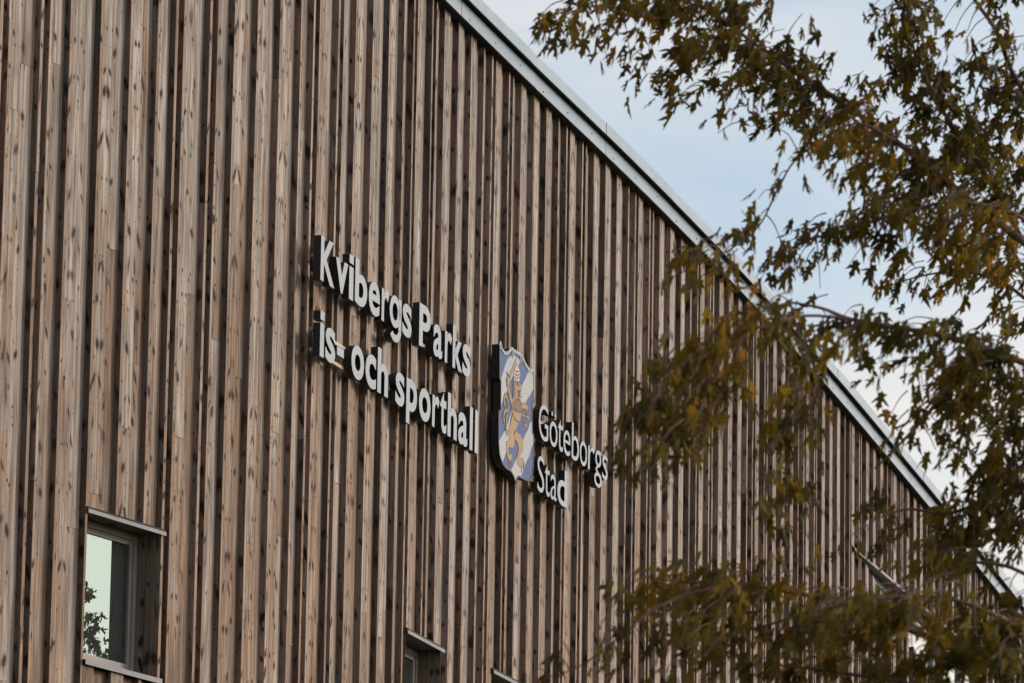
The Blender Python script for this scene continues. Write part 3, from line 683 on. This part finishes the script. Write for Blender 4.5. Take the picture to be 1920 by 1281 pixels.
br = [  # limbs of the tree in the photo: (pixel x, y) with distance; radius at start and end in metres
 ([(2350, 760), (2120, 610), (1920, 455), (1780, 345), (1680, 265), (1560, 180), (1440, 100), (1330, 20), (1230, -40)], 33., .030, .006),
 ([(1330, 20), (1210, -20), (1110, 5), (1020, 52)], 33., .007, .003),
 ([(2380, 560), (2100, 380), (1920, 172), (1870, 62), (1828, 0), (1760, -110)], 34., .022, .008),
 ([(1920, 455), (1850, 330), (1760, 195), (1715, 100), (1700, -30)], 33.5, .016, .006),
 ([(1680, 265), (1600, 232), (1500, 292), (1460, 352), (1422, 425), (1362, 472), (1300, 500), (1262, 520)], 31., .007, .003),
 ([(2120, 610), (1990, 480), (1900, 400), (1780, 380), (1700, 398), (1590, 428), (1520, 450), (1462, 480)], 32., .014, .004),
 ([(2350, 760), (2100, 700), (1990, 620), (1880, 530), (1780, 510), (1680, 530)], 34., .020, .004),
 ([(2350, 800), (2100, 740), (1925, 682), (1800, 638), (1700, 617), (1600, 600), (1540, 578), (1482, 567)], 30., .024, .006),
 ([(1600, 600), (1520, 592), (1450, 605), (1390, 627), (1330, 652), (1262, 700), (1205, 760), (1150, 812)], 27.5, .008, .003),
 ([(1390, 627), (1350, 740), (1290, 790), (1195, 850)], 27.2, .006, .003),
 ([(1482, 567), (1500, 640), (1512, 740), (1492, 820), (1470, 900), (1478, 985)], 28., .006, .003),
 ([(2350, 900), (2080, 820), (1925, 755), (1870, 712), (1795, 716), (1732, 785), (1690, 830), (1640, 880)], 31., .024, .005),
 ([(2350, 980), (2100, 900), (1950, 860), (1860, 930), (1780, 962), (1700, 955), (1640, 975)], 31., .022, .004),
 ([(2360, 1380), (2100, 1290), (1925, 1250), (1834, 1229), (1763, 1203), (1650, 1160), (1540, 1122), (1400, 1097), (1300, 1093), (1208, 1082)], 28., .032, .004),
 ([(1400, 1097), (1300, 1112), (1222, 1145), (1173, 1185), (1130, 1220), (1080, 1253), (1015, 1274)], 27.5, .007, .003),
 ([(2100, 1290), (1900, 1170), (1760, 1120), (1600, 1130), (1435, 1173), (1373, 1193), (1290, 1232), (1240, 1285)], 27.5, .012, .003),
 ([(2360, 1500), (2100, 1400), (1920, 1330), (1750, 1292), (1580, 1262), (1430, 1245)], 28., .024, .004),
 ([(2330, 1000), (2150, 1050), (1980, 1090), (1880, 1060), (1780, 1050), (1720, 1030)], 30., .018, .004),
 ([(2340, 500), (2280, 200), (2200, -150), (2100, -420)], 32., .06, .012), ([(2340, 560), (2450, 250), (2560, -60), (2620, -300)], 31., .05, .012),
 ([(2360, 700), (2550, 560), (2760, 480)], 31., .04, .010), ([(2360, 1000), (2600, 930), (2850, 960)], 30., .04, .010), ([(2360, 1350), (2560, 1330), (2800, 1400)], 30., .035, .008),
 ([(2200, -150), (2000, -190), (1850, -180)], 33., .02, .006), ([(2100, 1400), (1800, 1420), (1500, 1430)], 28., .02, .005)]
def at3(px, py, d):
    R = ray(px, py); q = R * (d / R.dot(F_)) ; return Vector((q.x, q.y, q.z + EYE))
def tube(mb, pts, r0, r1, k=7, wob=0.):
    n = len(pts); base = len(mb.v)
    for i, p in enumerate(pts):
        d = (pts[min(i + 1, n - 1)] - pts[max(i - 1, 0)]).normalized(); a = d.cross(Vector((.3, .2, 1))).normalized(); b = d.cross(a)
        r = r0 + (r1 - r0) * i / (n - 1); r *= 1 + random.uniform(-wob, wob)
        for j in range(k): t = 2 * math.pi * j / k; mb.v.append(tuple(p + a * math.cos(t) * r + b * math.sin(t) * r))
    for i in range(n - 1):
        for j in range(k): q = base + i * k; mb.f.append((q + j, q + (j + 1) % k, q + k + (j + 1) % k, q + k + j)); mb.m.append(0)
    mb.f.append(tuple(base + (n - 1) * k + j for j in range(k))); mb.m.append(0)
def crm(pts, n):
    out = []; L = len(pts)
    for i in range(L - 1):
        p0, p1, p2, p3 = pts[max(i - 1, 0)], pts[i], pts[i + 1], pts[min(i + 2, L - 1)]
        for k in range(n):
            t = k / n; out.append(.5 * ((2 * p1) + (-p0 + p2) * t + (2 * p0 - 5 * p1 + 4 * p2 - p3) * t * t + (-p0 + 3 * p1 - 3 * p2 + p3) * t ** 3))
    out.append(pts[-1]); return out
half = [(0., 0.), (.13, .06), (.30, -.02), (.27, .14), (.20, .22), (.40, .25), (.60, .44), (.40, .44), (.27, .42), (.13, .46), (.17, .60), (.24, .70), (.12, .78), (.06, .90)]
LT = np.array(half + [(0., 1.06)] + [(-x, y) for x, y in half[:0:-1]] + [(0., .34)]); NL = len(LT) - 1
LF = [(i, (i + 1) % NL, NL) for i in range(NL)]
class Leaves:
    def __init__(s): s.v = []; s.t = []; s.n = 0
    def add(s, p, size, tone, hang=None):
        # hangs from p; axis mostly downward
        tilt = abs(random.gauss(0, .5)); azm = random.uniform(0, 2 * math.pi); rot = random.uniform(0, 2 * math.pi)
        ax = Vector((math.sin(tilt) * math.cos(azm), math.sin(tilt) * math.sin(azm), -math.cos(tilt)))
        if hang: ax = (ax * .8 + hang).normalized()
        sd_ = ax.cross(Vector((math.cos(rot), math.sin(rot), .15))).normalized(); nm = ax.cross(sd_)
        asp = random.uniform(.40, .74); fold = random.uniform(.1, .9); curl = random.uniform(-.15, .45)
        x, y = LT[:, 0] * asp, LT[:, 1] + np.abs(LT[:, 0]) * random.uniform(.15, 1.0); x = x * (1 + np.random.uniform(-.18, .18, len(x))); z = np.abs(x) * fold - y * y * curl
        P = np.outer(x, sd_) + np.outer(y, ax) + np.outer(z, nm); s.v.append(P * size + np.array(p)); s.t.append(tone); s.n += 1
    def build(s, name, parent):
        V = np.concatenate(s.v); n = s.n; K = NL + 1
        F = (np.array(LF)[None] + (np.arange(n) * K)[:, None, None]).reshape(-1, 3)
        me = bpy.data.meshes.new(name); me.vertices.add(len(V)); me.vertices.foreach_set('co', V.astype('f').ravel())
        me.loops.add(F.size); me.loops.foreach_set('vertex_index', F.ravel().astype('i')); me.polygons.add(len(F))
        me.polygons.foreach_set('loop_start', np.arange(0, F.size, 3).astype('i'))
        ca = me.color_attributes.new('tone', 'FLOAT_COLOR', 'POINT'); ca.data.foreach_set('color', np.repeat(np.array(s.t, 'f'), K, axis=0).ravel())
        me.materials.append(LEAF); me.update(calc_edges=True); me.validate(); return link(name, me, parent)
tb = at3(2350, 900, 30.5); TX, TY = tb.x, tb.y
tree = empty('maple_tree', (TX, TY, 0), 'maple tree with drooping olive and rust lobed leaves in front of the timber hall', 'tree')
trunk = MB()
tube(trunk, crm([Vector((TX + .1, TY, -.1)), Vector((TX, TY, 1.)), Vector((TX - .05, TY + .05, 3.)), Vector((TX + .03, TY, 5.5)), Vector((TX, TY, 8.2)), Vector((TX - .05, TY, 10.3))], 5), .23, .07, 14, .03)
trunk.build('trunk', BARK, tree, True)
bm_ = MB(); samples = []
for pts, d, r0, r1 in br:
    P = crm([at3(x, y, d + (30.5 - d) * max(0, min(1, (x - 1950) / 400)) + .1 * math.sin(i_ * 1.7)) for i_, (x, y) in enumerate(pts)], 6); tube(bm_, P, r0, r1, 7, .06)
    q = crm([Vector((x, y)) for x, y in pts], 6)
    for a_i, (p3, p2) in enumerate(zip(P, q)): samples.append((p2.x, p2.y, p3, (P[min(a_i + 1, len(P) - 1)] - P[max(a_i - 1, 0)]).normalized()))
bm_.build('branches', BARK, tree, True)
SX = np.array([(a, b) for a, b, _, _d in samples])
leaves = Leaves(); tw = MB()
hot = [(1100, 20, 60), (1335, 150, 90), (1860, 430, 80), (1600, 230, 60), (1330, 480, 60), (1290, 690, 90), (1750, 780, 90), (1600, 1180, 120), (1250, 1100, 90), (1180, 30, 60), (1420, 620, 80)]  # spots where golden highlights are put into the leaf colour: x, y, spread
TWT = [0.]
def tone_at(px, py):
    h = sum(math.exp(-((px - x) ** 2 + (py - y) ** 2) / (2 * s_ * s_)) for x, y, s_ in hot)
    return (min(1, max(0, random.gauss(.36, .2) + TWT[0] + .42 * h)), min(1, max(0, random.uniform(0, .86) + .2 * h)), random.random(), 1)
def fill(px, py, w, h, dens, mul=1.0):
    n = dens * 2.5 * (dens / 8.) ** .7 * mul * (w * h) / 1600.; py -= 15; nar = px < 1560 and py > 420; n *= 1.12 if nar else 1.0; n = int(n) + (random.random() < n - int(n))
    if n <= 0: return
    cx, cy = px + w / 2, py + h / 2
    k = int(np.argmin((SX[:, 0] - cx) ** 2 + ((SX[:, 1] - cy + 25) * .8) ** 2)); bp = samples[k][2]; hg = samples[k][3]; dep = (bp - Vector((0, 0, EYE))).dot(F_)
    for t_ in range(max(1, n // 4)):
        TWT[0] = random.gauss(0, .22); ex, ey = px + random.uniform(0, w), py + random.uniform(0, h); dd = dep + random.gauss(0, .22)
        if ex < 1162 and 730 < ey < 935: continue
        e = at3(ex, ey, dd); b0 = bp
        if (e - bp).length > .45 or t_ > 0: b0 = e + ((bp - e).normalized() * .6 - hg + Vector((0, 0, .45))) * random.uniform(.07, .17)
        mid = (b0 + e) / 2 + Vector((0, 0, .12 * (b0 - e).length)); P = crm([b0, mid, e], 3); tube(tw, P, .0042, .002, 4)
        for _ in range(4 if n >= 4 else n):
            s_ = random.uniform(.35, 1); q = P[int(s_ * (len(P) - 1))]; jit = Vector((random.gauss(0, .035), random.gauss(0, .05), random.gauss(0, .03)))
            l_ = e.lerp(q, .35) + jit; leaves.add(l_, (random.uniform(.068, .122) if nar else random.uniform(.074, .136)), tone_at(ex, ey), hg * random.uniform(.05, .55))
for (r_, c_), d_ in {(26, 16): 1, (26, 17): 1, (27, 17): 2, (27, 18): 3, (26, 18): 3, (30, 18): 3, (29, 18): 3, (30, 19): 4, (25, 16): 2}.items(): rows[r_] = rows[r_][:c_] + str(d_) + rows[r_][c_ + 1:]
for r_i, row_ in enumerate(rows):
    for c_i, ch in enumerate(row_):
        d = int(ch)
        if d: fill(960 + c_i * 40, r_i * 40, 40, 40, d)
# the rest of the crown, outside the picture
for x in range(900, 2900, 80):
    for y in range(-620, 1780, 80):
        if 940 <= x < 1920 and -70 < y < 1281: continue
        ex, ey = (x - 2250) / 900., (y - 560) / 1000.
        if ex * ex + ey * ey > 1: continue
        v_ = math.sin(x * .013 + y * .007) + math.sin(y * .017 - x * .005)
        if v_ < -.9: continue
        fill(x, y, 80, 80, 5.0, .55)
tw.build('twigs', BARK, tree); leaves.build('crown', tree)
# a second tree across the forecourt, seen mirrored in the left window
w0 = WINS[0]; nrm = Vector((math.cos(heading(w0[0] + .5)), -math.sin(heading(w0[0] + .5)), 0)); P0 = W(w0[0] + .5, -.25, 0); P0.z = 0
def mirror(px, py, t_):
    R = ray(px, py); k = P0.dot(nrm) / R.dot(nrm); q = R * k; m_ = (R - nrm * 2 * R.dot(nrm)).normalized(); q = q + m_ * t_; return Vector((q.x, q.y, q.z + EYE))
tc2 = mirror(20, 1300, 13.5)
tree2 = empty('maple_tree', (tc2.x, tc2.y, 0), 'small bushy tree seen as a reflection in the lower left window', 'tree')
tk = MB(); tube(tk, crm([Vector((tc2.x, tc2.y, -.1)), Vector((tc2.x + .05, tc2.y, 2.5)), Vector((tc2.x, tc2.y + .1, 6.)), Vector((tc2.x, tc2.y, 9.6))], 5), .14, .04, 10, .03)
tk.build('trunk', BARK, tree2, True)
l2 = Leaves(); t2 = MB(); random.seed(5)
for cx, cy, n, rx_, ry_ in ((172, 1108, 34, 16, 12), (166, 1090, 14, 12, 6), (180, 1150, 46, 20, 10), (172, 1180, 60, 16, 14), (192, 1172, 30, 12, 10), (186, 1210, 60, 16, 12), (205, 1228, 46, 12, 8), (160, 1225, 60, 22, 16), (120, 1150, 160, 30, 60), (60, 1180, 260, 45, 80), (0, 1220, 320, 60, 90), (60, 1330, 400, 90, 70), (150, 1330, 300, 60, 60), (-20, 1100, 160, 50, 60)):
    c0 = mirror(cx, cy, 13.); rt = Vector((tc2.x, tc2.y, max(4.5, min(9.3, c0.z - .7))))
    tube(t2, crm([rt, (rt + c0) / 2 + Vector((0, 0, .25)), c0], 5), .018, .004, 5)
    for _ in range(int(n * .33)): l2.add(mirror(cx + random.gauss(0, rx_ * .5), cy + random.gauss(0, ry_ * .5), 13. + random.gauss(0, .35 if n < 100 else .8)), random.uniform(.10, .19), tone_at(0, 0), Vector((-.6, -.5, .1)))
t2.build('branches', BARK, tree2, True); l2.build('crown', tree2)
print('leaves', leaves.n, l2.n, tc2)
